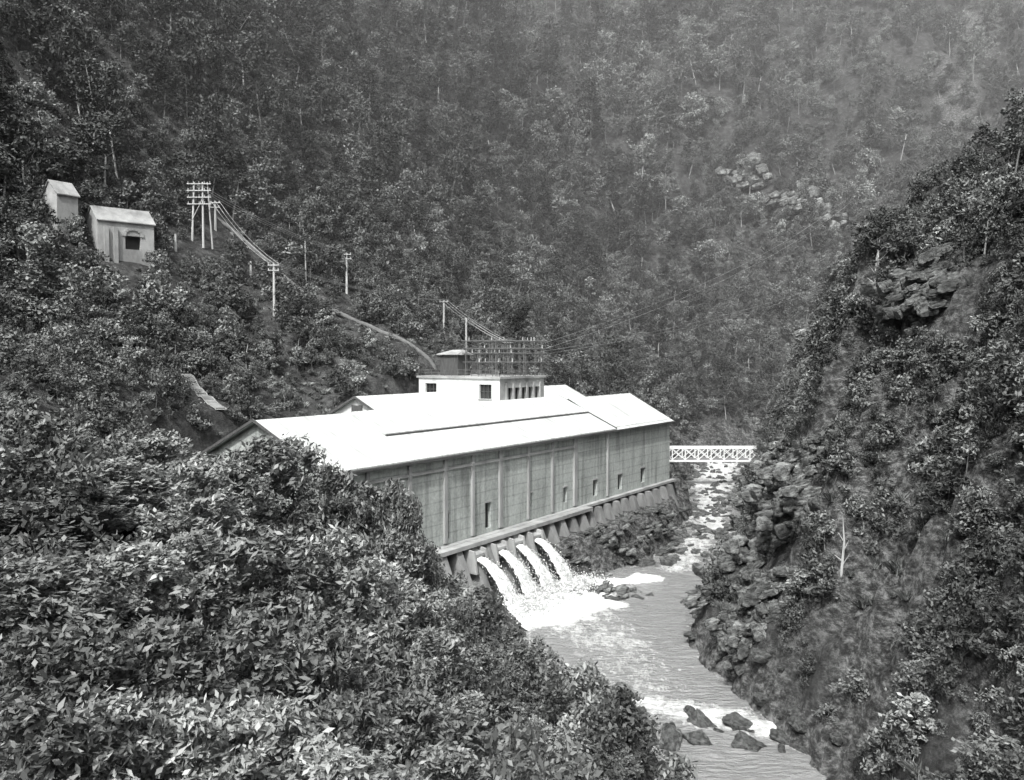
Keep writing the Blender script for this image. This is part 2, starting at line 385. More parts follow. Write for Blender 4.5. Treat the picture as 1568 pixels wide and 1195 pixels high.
mb.lbox(t0-.1, t1+.1, tw0-.19, tw0-.003, 13.0, 13.2)
mb.obj('tower_cornice_and_mullions', [M_conc3], PS)
mb = MB()
for o_ in lw:
    for q in range(1, 3): a_ = o_[0]+(o_[1]-o_[0])*q/3; mb.lbox(t0+.2, t0+.27, a_-.03, a_+.03, o_[2], o_[3])
    a_ = (o_[2]+o_[3])/2; mb.lbox(t0+.19, t0+.28, o_[0], o_[1], a_-.03, a_+.03)
for i in range(13): w_ = tw0+i*(tw1-tw0)/12; mb.tube(P(t0,w_,tz1+.3), P(t0,w_,tz1+1.2), .05, n=4)
for z in (.75, 1.2): mb.tube(P(t0,tw0,tz1+z), P(t0,tw1,tz1+z), .05, n=4)
for i in range(10): s_ = t0+i*(t1-t0)/9; mb.tube(P(s_,tw0,tz1+.3), P(s_,tw0,tz1+1.2), .05, n=4)
for z in (.75, 1.2): mb.tube(P(t0,tw0,tz1+z), P(t1,tw0,tz1+z), .05, n=4)
mb.obj('window_bars_and_railing', [M_steel], PS)
mb = MB(); h0, h1, hw0, hw1, hz = 44.5, 47.5, 19.3, 22.6, tz1+.3
mb.lbox(h0, h1, hw0, hw1, hz, hz+3.0, 0)
for i in range(12): w_ = hw0+.05+i*.28; mb.lbox(h0-.05, h0-.002, w_, w_+.06, hz, hz+3, 0)
mb.hexa([P(h0-.4,hw0-.4,hz+3.05),P(h1+.4,hw0-.4,hz+3.05),P(h1+.4,hw1+.4,hz+3.05),P(h0-.4,hw1+.4,hz+3.05),
         P(h0-.4,hw0-.4,hz+3.15),P(h1-.8,hw0+.6,hz+3.8),P(h1-.8,hw1-.6,hz+3.8),P(h0-.4,hw1+.4,hz+3.15)], 1)
mb.obj('roof_hut', [M_timber, M_conc2], PS)
mb = MB()
mb.lbox(-2, L+1, -.8, -.003, -.35, 0.0)
mb.lbox(14, s_of(890), -1.9, -.803, -.5, -.05)
mb.obj('foundation_ledge', [M_conc3], PS)
mb = MB()
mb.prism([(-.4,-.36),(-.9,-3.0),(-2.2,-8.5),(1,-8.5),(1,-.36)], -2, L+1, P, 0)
for i in range(30):
    s = 15+i*2.7
    if s > L: break
    big = 1.0 if s < 45 else .8
    wd = .5
    mb.prism([(-.5,-.52),(-1.6*big,-.6),(-3.6*big,-5.2),(-3.9*big,-8.6),(-.5,-8.6)], s-wd, s+wd, P, 1)
mb.obj('apron_and_buttresses', [M_dark, M_apron], PS)
outs = [20.3, 24.4, 27.9, 31.9]
mb = MB()
for s in outs:
    mb.prism([(-1.2,-.9),(-2.5,-1.2),(-2.5,-1.5),(-1.2,-1.5)], s-.95, s+.95, P, 0)
    for sg in (-1, 1): mb.prism([(-1.2,-.55),(-2.5,-.8),(-2.9,-3.2),(-1.2,-3.2)], s+sg*1.05-.14, s+sg*1.05+.14, P, 0)
    mb.lbox(s-.85, s+.85, -1.9, -1.75, -2.6, -1.5, 1)
mb.obj('tailrace_outlets', [M_conc2, M_dark], PS)

# falling water jets
WJ = empty('tailrace_waterfall')
for j, s in enumerate(outs):
    nr, nc = 60, 24; V = []; Q = []
    reach = 4.5+.6*random.random()
    for i in range(nr):
        t = i/(nr-1); w_ = -2.2-reach*t; z = -1.75-.6*t-4.9*t**1.9
        hw_ = .72+.85*t**1.2; th = .32+.6*t
        for c in range(nc):
            a_ = 2*math.pi*c/nc
            nz = .82+(.35+.8*t)*(float(fbm(np.array(c*.9+j*20), np.array(i*.3), 3))-.42)
            V.append(P(s+.8*t+hw_*math.cos(a_)*nz, w_+th*math.sin(a_)*.6*nz, z+th*math.sin(a_)*nz))
    for i in range(nr-1):
        for c in range(nc): Q.append((i*nc+c, i*nc+(c+1) % nc, (i+1)*nc+(c+1) % nc, (i+1)*nc+c))
    me = npmesh('water_jet', V, Q, [M_foam], smooth=True); o = bpy.data.objects.new('water_jet', me); scene.collection.objects.link(o); o.parent = WJ
V = []; Q = []
def fleck(c, r):
    b = len(V)
    for k_ in range(4): V.append(tuple(np.array(c)+rng.normal(0, r, 3)))
    Q.append((b, b+1, b+2)); Q.append((b, b+2, b+3)); Q.append((b, b+1, b+3))
for j, s in enumerate(outs):
    for i in range(1500):
        t = rng.random()**.5; w_ = -2.2-4.9*t+rng.normal(0, .05+.28*t); z = -1.7-.6*t-4.9*t**1.9+rng.normal(0, .08+.32*t)
        fleck(P(s+.8*t+rng.normal(0, .4+.5*t), w_, z), .05)
    for i in range(3500):
        fleck(P(s+1+rng.normal(0, 1.7), -7.4+rng.normal(0, 1.3), -6.9+abs(rng.normal(0, .45))), .07)
me = npmesh('spray', V, Q, [M_foam]); o = bpy.data.objects.new('spray', me); scene.collection.objects.link(o); o.parent = WJ

# ------------------------------------------------------------------ switchyard
mb = MB(); zb = tz1+.3
gs = [45.5, 48.5, 51.5, 53.2]; gw = [10.4, 13.2, 16.0, 18.6]
for i, s in enumerate(gs):
    for j, w_ in enumerate(gw):
        ht = [4.0, 5.6, 4.4, 5.2][(i+j) % 4]
        mb.tube(P(s,w_,zb), P(s,w_,zb+ht), .09, n=4)
        mb.tube(P(s+.35,w_,zb), P(s+.35,w_,zb+ht), .06, n=4)
        for q in range(int(ht/.6)): mb.tube(P(s,w_,zb+q*.6), P(s+.35,w_,zb+q*.6+.6), .03, n=3)
for z in (2.0, 3.3, 4.0, 5.1):
    for s in gs: mb.tube(P(s,gw[0]-.8,zb+z), P(s,gw[-1]+.8,zb+z), .06, n=4)
    for w_ in gw: mb.tube(P(gs[0]-.8,w_,zb+z-.15), P(gs[-1]+.8,w_,zb+z-.15), .06, n=4)
for i in range(70):
    s = random.choice(gs)+random.uniform(-.6,.6); w_ = random.uniform(10, 19); z = random.choice((2.0,3.3,4.0,5.1))
    mb.tube(P(s,w_,zb+z), P(s,w_,zb+z+.55), .08, .04, n=5, m=random.choice((0, 1)))
for i in range(6): mb.tube(P(gs[i % 4],gw[0],zb+1.0), P(gs[(i+1) % 4],gw[3],zb+4.8), .025, n=3)
mb.obj('switchyard_gantry', [M_pipe, M_pole])

# ------------------------------------------------------------------ bridge
mb = MB(); bx0, bx1, by, bz = 28.5, 48.5, 165, .3
FB = lambda a, b_, z: (a, b_, z)
mb.lbox(bx0, bx1, by-1.4, by+1.4, bz-.3, bz-.05, 0, FB)
for yy in (by-1.5, by+1.5):
    mb.lbox(bx0, bx1, yy-.12, yy+.12, bz-.4, bz-.0, 1, FB); mb.lbox(bx0, bx1, yy-.1, yy+.1, bz+2.1, bz+2.4, 1, FB)
    npan = 8; pw = (bx1-bx0)/npan
    for i in range(npan+1):
        x = bx0+i*pw; mb.lbox(x-.1, x+.1, yy-.08, yy+.08, bz, bz+2.1, 1, FB)
        if i < npan:
            mb.tube((x, yy-.02, bz), (x+pw, yy-.02, bz+2.2), .1, n=4, m=1); mb.tube((x+pw, yy+.05, bz), (x, yy+.05, bz+2.2), .1, n=4, m=1)
mb.lbox(bx0-1.5, bx0, by-2, by+2, -7, bz-.05, 2, FB); mb.lbox(bx1, bx1+2, by-2, by+2, -7, bz-.05, 2, FB)
mb.obj('truss_footbridge', [M_timber, M_white, M_apron])

# ------------------------------------------------------------------ hillside structures
clear = []
def wallhouse(name, px, py, wid, dep, ht, rise, rot, arch=True):
    x, y, z = ground_at(px, py); z -= .6
    c, s = math.cos(rot), math.sin(rot)
    F = lambda a, b_, zz: (x+a*c-b_*s, y+a*s+b_*c, z+zz)
    E = empty(name)
    mb = MB()
    FF = lambda a, zz, d: F(a, -dep/2-d, zz)
    ops = [(-wid*.02, wid*.26, 0, ht*.5)] if arch else []
    mb.wall(FF, -wid/2, wid/2, -6, ht, ops, .8, m=0, mb=1)
    for sg in (-1, 1):
        mb.face([F(sg*wid/2,-dep/2,-6),F(sg*wid/2,dep/2,-6),F(sg*wid/2,dep/2,ht),F(sg*wid/2,0,ht+rise),F(sg*wid/2,-dep/2,ht)], 2 if sg < 0 else 0)  # left gable gets the lighter of the two concretes
    mb.face([F(-wid/2,dep/2,-6),F(wid/2,dep/2,-6),F(wid/2,dep/2,ht),F(-wid/2,dep/2,ht)])
    if arch:
        for i in range(9):
            t = math.pi*i/8; r = wid*.16
            a_ = wid*.12+r*math.cos(t); zz = ht*.48+r*math.sin(t)*.7
            mb.lbox(a_-.25, a_+.25, -dep/2-.15, -dep/2-.003, zz, zz+.35, 0, F)
        for a_ in (-wid*.36, -wid*.2): mb.lbox(a_-.3, a_+.3, -dep/2-.5, -dep/2-.003, -6, ht*.75, 0, F)
    mb.obj('walls', [M_conc4, M_dark, M_conc3], E)
    mb = MB()
    for sg in (-1, 1):
        b0 = sg*(dep/2+.3); z0 = ht-.15
        mb.hexa([F(-wid/2-.2,b0,z0),F(wid/2+.2,b0,z0),F(wid/2+.2,0,ht+rise),F(-wid/2-.2,0,ht+rise),
                 F(-wid/2-.2,b0,z0+.15),F(wid/2+.2,b0,z0+.15),F(wid/2+.2,0,ht+rise+.15),F(-wid/2-.2,0,ht+rise+.15)])
    mb.obj('roof', [M_conc4], E)
    clear.append((x, y, wid*.55)); r = math.hypot(x, y)
    for q in (3.5, 6, 9): clear.append((x-x/r*q, y-y/r*q, wid*.45))
vh = wallhouse('valve_house', 188, 382, 8.0, 5.5, 4.0, 2.2, math.radians(42))
wh = wallhouse('winch_house', 98, 348, 3.0, 4.0, 4.6, 2.0, math.radians(55), False)
def pole(name, px, pyb, pyt, arms=1, r=.2):
    x, y, z = ground_at(px, pyb); top = CAMZ-(pyt-545)/1300*y
    mb = MB(); p1 = (x, y, top)
    mb.tube((x, y, z-.5), p1, r*1.2, r*.75, n=8)
    for k_ in range(arms):
        zz = top-.4-k_*.8
        mb.lbox(x-.9, x+.9, y-.25, y-.14, zz, zz+.14, 0, FB)
        for q in (-.75, 0, .75): mb.tube((x+q, y-.2, zz+.14), (x+q, y-.2, zz+.4), .06, .04, n=5)
    mb.obj(name, [M_pole]); clear.append((x, y, 2.4)); r_ = math.hypot(x, y)
    for q in (3, 6, 9): clear.append((x-x/r_*q, y-y/r_*q, 2.1))
    return p1
pA = pole('utility_pole', 421, 482, 404, 2); pB = pole('utility_pole', 532, 452, 388, 2)
pC = pole('utility_pole', 680, 512, 460, 1); pD = pole('utility_pole', 714, 540, 487, 0)
pE = pole('utility_pole', 333, 354, 310, 2); pF = pole('wooden_post', 272, 385, 360, 0); pG = pole('wooden_post', 386, 425, 401, 0)
x, y, z = ground_at(306, 378); mb = MB(); Ht = 95/1300*y
for q, ln in ((-1.0, .05), (.9, .0)):
    mb.tube((x+q, y, z-.5), (x+q+ln*Ht, y, z+Ht), .2, .14, n=8)
mb.tube((x+1.9, y+1.5, z-.5), (x+1.7, y, z+Ht), .15, .11, n=8)
for zz in (Ht-.4, Ht-1.5, Ht-2.6, Ht-3.7):
    mb.lbox(x-1.6, x+2.4, y-.32, y-.2, z+zz, z+zz+.15, 0, FB)
    for q in (-1.4, -.5, .4, 1.3, 2.2): mb.tube((x+q, y-.26, z+zz+.15), (x+q, y-.26, z+zz+.5), .06, .04, n=5)
mb.tube((x-.8, y-.2, z+Ht*.4), (x+1.0, y-.2, z+Ht*.75), .06, n=5)
mb.obj('transmission_tower', [M_pole]); clear += [(x, y, 3), (x*.97, y*.97, 3)]
pT = (x, y, z+Ht-.4)
mb = MB()
def wire(a_, b_, sag, off, dz=0):
    prev = None
    for i in range(25):
        t = i/24; p = (a_[0]+(b_[0]-a_[0])*t+off, a_[1]+(b_[1]-a_[1])*t, a_[2]+(b_[2]-a_[2])*t-4*sag*t*(1-t)+dz)
        if prev: mb.tube(prev, p, .034, n=3)
        prev = p
sw = P(50, 14, zb+4.8); sw2 = P(53, 11, zb+4.0)
for off in (-.7, 0, .7):
    wire(pT, pB, 1.2, off); wire(pB, pC, .8, off); wire(pC, sw, .6, off); wire(pE, pA, 1, off); wire(pA, pC, 1.2, off)
for off in (-.7, .7):
    wire(pD, sw, .4, off*.5); wire(sw2, (112, 285, 72), 4, off*2); wire(sw2, (140, 280, 62), 5, off*2, -.8)
mb.obj('power_lines', [M_wire])
a_ = np.array(ground_at(335, 335)); b_ = np.array(ground_at(650, 545))
mb = MB(); pts = []; nseg = 60
for i in range(nseg+1):
    t = i/nseg*1.25; p = a_+(b_-a_)*t; z = float(terrain(p[0], p[1])); pts.append((p[0], p[1], z)); clear.append((p[0], p[1], 2.3)); r_ = math.hypot(p[0], p[1])
    clear.append((p[0]*(1-3/r_), p[1]*(1-3/r_), 2.1))
zz = np.array([p[2] for p in pts]); zz = np.convolve(np.pad(zz, 4, 'edge'), np.ones(9)/9, 'valid')
pts = [(p[0], p[1], q+.4) for p, q in zip(pts, zz)]
for i in range(nseg):
    p, q = Vector(pts[i]), Vector(pts[i+1]); mb.tube(p, q, .38, n=10, m=0)
    if i % 4 == 0: mb.tube(p+Vector((0, 0, -1.6)), p+Vector((0, 0, -.3)), .5, .55, n=4, m=1)
mb.obj('penstock_pipe', [M_pipe, M_conc4])
mb = MB(); a_ = np.array(ground_at(285, 578)); b_ = np.array(ground_at(338, 648, 60, 300))
for i in range(40):
    t = i/39; p = a_+(b_-a_)*t; z = float(terrain(p[0], p[1]))+.35; clear.append((p[0], p[1], 1.6)); clear.append((p[0]*.97, p[1]*.97, 1.6))
    mb.lbox(p[0]-.6, p[0]+.6, p[1]-.1, p[1]+.1, z, z+.1, 0, FB)
    if i:
        for sx_ in (-.65, .65): mb.tube((pp[0]+sx_, pp[1], pz), (p[0]+sx_, p[1], z), .07, n=5)
    pp, pz = p, z
mb.obj('timber_haulage_track', [M_conc4])

# ------------------------------------------------------------------ vegetation prototypes
def leafquads(C, L_, W_, up=.5):
    n = len(C)
    a = rng.normal(0, 1, (n, 3)); a[:, 2] = a[:, 2]*.7-.3; a /= np.linalg.norm(a, axis=1)[:, None]
    nrm = rng.normal(0, 1, (n, 3)); nrm[:, 2] = np.abs(nrm[:, 2])+up
    b = np.cross(nrm, a); b /= np.linalg.norm(b, axis=1)[:, None]
    l = (L_*(.6+.8*rng.random(n)))[:, None]; w = (W_*(.6+.8*rng.random(n)))[:, None]
    V = np.stack([C-a*l/2, C+b*w/2-a*l*.05, C+a*l/2, C-b*w/2-a*l*.05], 1).reshape(-1, 3)
    return V, np.arange(4*n).reshape(-1, 4)
def join(name, coll, mb, V, Q, mats):
    me = bpy.data.meshes.new(name)
    nv = len(mb.v); v0 = np.array(mb.v).reshape(-1, 3) if nv else np.zeros((0, 3))
    allV = np.concatenate([v0, V]); loops = []; starts = []; mi = []; k_ = 0
    for f in mb.f: loops.extend(f); starts.append(k_); k_ += len(f); mi.append(0)
    loops = np.concatenate([np.array(loops, np.int32), (Q+nv).ravel().astype(np.int32)])
    starts = np.concatenate([np.array(starts, np.int32), k_+4*np.arange(len(Q), dtype=np.int32)]); mi = np.concatenate([np.array(mi, np.int32), np.ones(len(Q), np.int32)])
    me.vertices.add(len(allV)); me.vertices.foreach_set('co', allV.astype(np.float32).ravel())
    me.loops.add(len(loops)); me.loops.foreach_set('vertex_index', loops)
    me.polygons.add(len(starts)); me.polygons.foreach_set('loop_start', starts.astype(np.int32))
    for m in mats: me.materials.append(m)
    me.polygons.foreach_set('material_index', mi.astype(np.int32)); me.update(calc_edges=True); me.validate()
    o = bpy.data.objects.new(name, me); coll.objects.link(o); return o
def make_plant(name, colls, seed, H, R, base, ncl, nleaf, ll, lw_, clr, matsets, trunk_r, rosette=False, shape='round', flat=.6):
    r = np.random.default_rng(seed); mb = MB()
    top = Vector((r.normal(0, .05)*H, r.normal(0, .05)*H, H*.93)); mid = Vector((r.normal(0, .04)*H, r.normal(0, .04)*H, H*.5))
    if trunk_r > 0:
        mb.tube((0, 0, -.8), mid, trunk_r, trunk_r*.65, n=6); mb.tube(mid, top, trunk_r*.65, trunk_r*.15, n=5)
    cl = []
    lob = r.random(4)*6.283
    for i in range(ncl):
        t = r.random(); z = base+(H-base)*t**.85
        tt = (z-base)/(H-base)
        if shape == 'round': rad = R*math.sqrt(max(0.03, 1-(2*tt-.85)**2*.75))
        elif shape == 'tall': rad = R*.7*(1-.6*abs(tt-.4))
        else: rad = R*(.35+.9*tt*(1-.55*tt))
        an = r.random()*6.283
        rad *= .75+.35*math.cos(3*an+lob[0]+3*tt)
        q = r.random()**.4
        c = Vector((math.cos(an)*q*rad, math.sin(an)*q*rad, z)); cl.append(c)
        if trunk_r > 0 and i % 2 == 0:
            zf = max(H*.15, z-(.25+.3*r.random())*rad*q-.3); f = min(1, zf/(H*.5))
            ax = Vector((0, 0, 0)).lerp(mid, f) if zf < H*.5 else mid.lerp(top, min(1, (zf-H*.5)/(H*.43)))
            mb.tube(ax, c, trunk_r*.28, trunk_r*.06, n=3)
    C = []
    for c in cl:
        k_ = clr*(.5+1.0*r.random()); n_ = int(nleaf*(.6+.8*r.random()))
        v = r.normal(0, 1, (n_, 3)); v /= np.linalg.norm(v, axis=1)[:, None]; v *= (r.random(n_)**.4)[:, None]*k_
        v[:, 2] *= flat; C.append(v+np.array(c))
    C = np.concatenate(C)
    if rosette: C = np.repeat(C, 5, 0)+r.normal(0, ll*.3, (len(C)*5, 3))
    V, Q = leafquads(C, ll, lw_)
    for cc, ms in zip(colls, matsets): join(name, cc, mb, V, Q, ms)
def make_tussock(name, coll, n, h):
    an = rng.uniform(0, 6.28, n); t = rng.uniform(.1, .9, n); hh = h*rng.uniform(.5, 1.1, n)
    d_ = np.stack([np.cos(an)*t, np.sin(an)*t, np.ones(n)], 1)*hh[:, None]; o0 = rng.normal(0, .22, (n, 3)); o0[:, 2] = 0
    b_ = np.stack([-np.sin(an), np.cos(an), 0*an], 1)*.05
    V = np.stack([o0-b_, o0+b_, o0+d_*.6+b_*.7, o0+d_*np.array([1.25, 1.25, .9])], 1).reshape(-1, 3)
    return join(name, coll, MB(), V, np.arange(4*n).reshape(-1, 4), [M_barkd, M_grass])
CF = bpy.data.collections.new('forest_tree_kinds'); CD = bpy.data.collections.new('hazed_forest_tree_kinds'); CS = bpy.data.collections.new('scrub_kinds'); CN = bpy.data.collections.new('near_tree_kinds')
CR = bpy.data.collections.new('rock_kinds'); CT = bpy.data.collections.new('tussock_kinds'); CL = bpy.data.collections.new('ledge_kinds'); CC = bpy.data.collections.new('cliff_ledge_kinds')
shp = ['v', 'round', 'tall', 'v', 'round', 'round', 'v', 'tall', 'round']
for i in range(9):
    bk = M_bark if i in (0, 3, 6) else M_barkd
    make_plant('tree_%d' % i, [CF, CD], 20+i, [10, 9, 12, 11, 11, 7, 14, 14, 9][i], [4.0, 4.6, 3.6, 4.2, 3.8, 4.9, 4.2, 3.6, 4.4][i], [3.0, 1.6, 2.5, 3.5, 2.0, 1.5, 5.2, 4.5, 1.5][i], 32 if i < 8 else 40, 46, .52, .3, 1.15, [[bk, M_leaf], [bk, M_leafd]], .16, shape=shp[i])
for i in range(6):
    make_plant('shrub_%d' % i, [CS], 50+i, [3, 2.2, 3.8, 2.5, 3, 3.4][i], [1.6, 1.7, 1.2, 1.5, 1.3, 1.6][i], .2, 17, 36, .31, .155, .6, [[M_barkd, M_leafs if i % 3 else M_leafl]], .05)
for i in range(5):
    make_plant('near_%d' % i, [CN], 80+i, 10, 3.8, 1.2, 105, 10, .5, .19, .8, [[M_barkd, M_leaff]], .16, rosette=True)
for i in range(3): make_tussock('tussock_%d' % i, CT, 70, 1.1)
bm = bmesh.new(); bmesh.ops.create_icosphere(bm, subdivisions=4, radius=1)
ICV = np.array([v.co[:] for v in bm.verts]); ICF = np.array([[v.index for v in f.verts] for f in bm.faces]); bm.free()
def faceted(r, ctr, sc, i):
    V = ICV.copy()
    ax = [np.array(a, float) for a in ((1,0,0),(-1,0,0),(0,1,0),(0,-1,0),(0,0,1),(0,0,-1))]
    pl = [(a+r.normal(0, .2, 3), .55+.12*r.random()) for a in ax]+[(r.normal(0, 1, 3), .55+.3*r.random()) for _ in range(9)]
    for n_, d_ in pl:
        n_ = n_/np.linalg.norm(n_); e = np.maximum(V@n_-d_, 0); V = V-e[:, None]*n_
    q = fbm(V[:, 0]*3+i*3.1+V[:, 2]*1.7, V[:, 1]*3+V[:, 2]*2.6, 5)-.5
    q2 = np.abs(fbm(V[:, 0]*2+V[:, 1]+i, V[:, 2]*4+V[:, 1]*1.1, 4)-.5)
    V = V*(1+q*.42-q2*.5)[:, None]
    return V*np.array(sc)+np.array(ctr)
for i in range(6):
    r = np.random.default_rng(200+i)
    CR.objects.link(bpy.data.objects.new('boulder_%d' % i, npmesh('boulder_%d' % i, faceted(r, (0, 0, 0), (1.3, 1.2, .85), i), ICF, [M_rock])))
for i in range(4):      # fractured rock faces
    r = np.random.default_rng(300+i); VV = []; FF_ = []; VC = []
    for k_ in range(24):
        z_ = r.uniform(-1.1, 1.1); q = (1.1-abs(z_)*.5)
        VV.append(faceted(r, (r.normal(0, .55)*q, r.normal(0, .55)*q, z_), (r.uniform(.3, 1.05), r.uniform(.3, .9), r.uniform(.25, .75)), k_+i*30)); FF_.append(ICF+k_*len(ICV))
        VC.append(faceted(r, (r.normal(0, .65), r.normal(0, .4), r.uniform(-1, 1)), (r.uniform(.22, .8), r.uniform(.22, .65), r.uniform(.25, .75)), k_+i*30+7))
    CL.objects.link(bpy.data.objects.new('ledge_%d' % i, npmesh('ledge_%d' % i, np.concatenate(VV), np.concatenate(FF_), [M_rockm if i % 2 else M_rock])))
    CC.objects.link(bpy.data.objects.new('cliff_ledge_%d' % i, npmesh('cliff_ledge_%d' % i, np.concatenate(VC), np.concatenate(FF_), [M_rockp if i % 2 else M_rockm])))

def scatter(name, pts, rot, scl, idx, coll):
    me = bpy.data.meshes.new(name); n_ = len(pts); me.vertices.add(n_); me.vertices.foreach_set('co', np.asarray(pts, np.float32).ravel())
    for nm, arr in (('rot', rot), ('scl', scl)):
        at = me.attributes.new(nm, 'FLOAT_VECTOR', 'POINT'); at.data.foreach_set('vector', np.asarray(arr, np.float32).ravel())
    at = me.attributes.new('idx', 'INT', 'POINT'); at.data.foreach_set('value', np.asarray(idx, np.int32)); me.update()
    o = bpy.data.objects.new(name, me); scene.collection.objects.link(o)
    ng = bpy.data.node_groups.new(name+'_gn', 'GeometryNodeTree')
    ng.interface.new_socket(name='Geometry', in_out='INPUT', socket_type='NodeSocketGeometry'); ng.interface.new_socket(name='Geometry', in_out='OUTPUT', socket_type='NodeSocketGeometry')
    gi = ng.nodes.new('NodeGroupInput'); go = ng.nodes.new('NodeGroupOutput'); ip = ng.nodes.new('GeometryNodeInstanceOnPoints')
    ci = ng.nodes.new('GeometryNodeCollectionInfo'); ci.inputs['Collection'].default_value = coll
    ci.inputs['Separate Children'].default_value = True; ci.inputs['Reset Children'].default_value = True
    def na(nm, ty):
        q = ng.nodes.new('GeometryNodeInputNamedAttribute'); q.data_type = ty; q.inputs['Name'].default_value = nm
        return next(k_ for k_ in q.outputs if k_.enabled and k_.name == 'Attribute')
    ng.links.new(gi.outputs[0], ip.inputs['Points']); ng.links.new(ci.outputs[0], ip.inputs['Instance']); ip.inputs['Pick Instance'].default_value = True
    ng.links.new(na('idx', 'INT'), ip.inputs['Instance Index']); ng.links.new(na('rot', 'FLOAT_VECTOR'), ip.inputs['Rotation']); ng.links.new(na('scl', 'FLOAT_VECTOR'), ip.inputs['Scale'])
    ng.links.new(ip.outputs[0], go.inputs[0])
    md = o.modifiers.new('scatter', 'NODES'); md.node_group = ng
    return o
def jgrid(x0, x1, y0, y1, st):
    X, Y = np.meshgrid(np.arange(x0, x1, st), np.arange(y0, y1, st)); X = X+rng.uniform(-.5, .5, X.shape)*st; Y = Y+rng.uniform(-.5, .5, Y.shape)*st
    return X.ravel(), Y.ravel()
def notclear(X, Y, extra=0, lst=None):
    m = np.ones(len(X), bool)
    for cx, cy, r_ in (clear if lst is None else lst): m &= np.hypot(X-cx, Y-cy) > r_+extra
    return m
def emit(name, X, Y, s0, s1, coll, nk, zoff=-.2, sc=None):
    Z = terrain(X, Y)+zoff; n_ = len(X)
    r_ = np.zeros((n_, 3)); r_[:, 2] = rng.uniform(0, 6.28, n_); r_[:, :2] = rng.normal(0, .08, (n_, 2))
    s = rng.uniform(s0, s1, n_) if sc is None else sc
    S = np.stack([s*rng.uniform(.8, 1.2, n_), s*rng.uniform(.8, 1.2, n_), s*rng.uniform(.8, 1.25, n_)], 1)
    return scatter(name, np.stack([X, Y, Z], 1), r_, S, rng.integers(0, nk, n_), coll)
# cliff outcrops first, so the scrub can grow around them
def rocks(name, X, Y, s0, s1, zoff=0, water=False, coll=CR, nk=6, flat=1.):
    n_ = len(X); Z = terrain(X, Y)
    if water: Z = np.maximum(Z, river(X, Y)[1])
    s = s0+(s1-s0)*rng.random(n_)**2
    S = np.stack([s*rng.uniform(.8, 1.5, n_), s*rng.uniform(.7, 1.2, n_), s*rng.uniform(.6, 1., n_)*flat], 1)
    R_ = rng.uniform(-.15, .15, (n_, 3)); R_[:, 1] += -.25; R_[:, 2] = rng.uniform(-.5, .5, n_)+(0 if coll is not CR else 3*rng.random(n_))
    scatter(name, np.stack([X, Y, Z+zoff*s], 1), R_, S, rng.integers(0, nk, n_), coll)
oc = []
for px, py in [(1195,700),(1215,695),(1240,735),(1185,745),(1175,775),(1210,775),(1255,700),(1225,755),(1190,800),(1220,820),(1210,730),(1240,780),(1270,690),(1175,720),(1150,800),(1400,455),(1425,440),(1445,460),(1412,475),(1390,470),(1130,870),(1145,900),(1160,980),(1195,900),(1160,860),(1175,940),(1120,960),(1135,1010),
               (1222,515),(1238,500),(1180,590),(1165,640)]:
    for q in range(3): oc.append(ground_at(px+random.uniform(-15, 15), py+random.uniform(-15, 15), 40, 250)[:2])
oc = np.array(oc); rocks('cliff_rock_outcrop', oc[:, 0], oc[:, 1], 1.0, 2.0, -.05, False, CC, 4)
occ = [(p[0], p[1], 1.1) for p in oc]+[(p[0]*(1-1.5/np.hypot(*p)), p[1]*(1-1.5/np.hypot(*p)), 1.1) for p in oc]
def forestmask(X, Y):
    d, zw, sd = river(X, Y); s, w = SW(X, Y)
    vis = (np.abs(X) < Y*.75+25) & (terrain(X, Y) < CAMZ+Y*.5+10)
    scrubzone = (sd > 0) & (w < 66+10*(fbm(X/20, Y/20, 2, 8)-.5)*2) & (s < 75)
    m = (sd > 0) & (d > 3) & ~scrubzone & (w > 30) & notclear(X, Y, .8)
    m |= (sd > 0) & (d > 5) & (s > L+10) & notclear(X, Y, .8)
    m |= (sd < 0) & (d > 8) & (rng.random(len(X)) < .8) & notclear(X, Y, 1.5, occ)
    m |= (sd > 0) & (w > 32) & scrubzone & (rng.random(len(X)) < .16) & notclear(X, Y, 1.5)
    return m & (rng.random(len(X)) < .95) & vis
X, Y = jgrid(-180, 240, 45, 300, 4.8); m = forestmask(X, Y) & ((Y > 60) | (X > 25)); X, Y = X[m], Y[m]
X2, Y2 = jgrid(-290, 440, 300, 600, 6.2); m = forestmask(X2, Y2); X2, Y2 = X2[m], Y2[m]
X = np.concatenate([X, X2]); Y = np.concatenate([Y, Y2])
sc = (.5+.9*rng.random(len(X))**1.6)*np.where(SW(X, Y)[1] < 70, .8, 1)*np.where(river(X, Y)[2] < 0, .5, 1)*np.where(Y > 300, 1.35, 1)
hazed = (fbm(X/60, Y/60, 3, 31)+.9*(X/Y-.12)+(Y-300)/900*.8 > .55)&(Y > 190)  # trees with painted-in haze, more of them with distance and to the right
emit('forest_trees', X[~hazed], Y[~hazed], 0, 0, CF, 9, sc=sc[~hazed])
emit('hazed_forest_trees', X[hazed], Y[hazed], 0, 0, CD, 9, sc=sc[hazed])
X, Y = jgrid(-130, 20, 25, 230, 2.0)
d, zw, sd = river(X, Y); s, w = SW(X, Y); cov = fbm(X/6, Y/6, 3, 12)
plat = (w > -2) & (w < 28.5) & (s > -3) & (s < L+3)
front = (w < 0) & (w > -26) & (s > 12) & (s < L+10)
m = (sd > 0) & (d > 2.5) & ~plat & notclear(X, Y, -.6) & (cov > .36) & ~front & ~((d < 5) & (Y > 60) & (Y < 92))
X, Y = X[m], Y[m]
emit('hillside_scrub', X, Y, .4, 1.3, CS, 6)
X, Y = jgrid(8, 130, 34, 225, .8); d, zw, sd = river(X, Y); cov = fbm(X/5, Y/5, 3, 41)
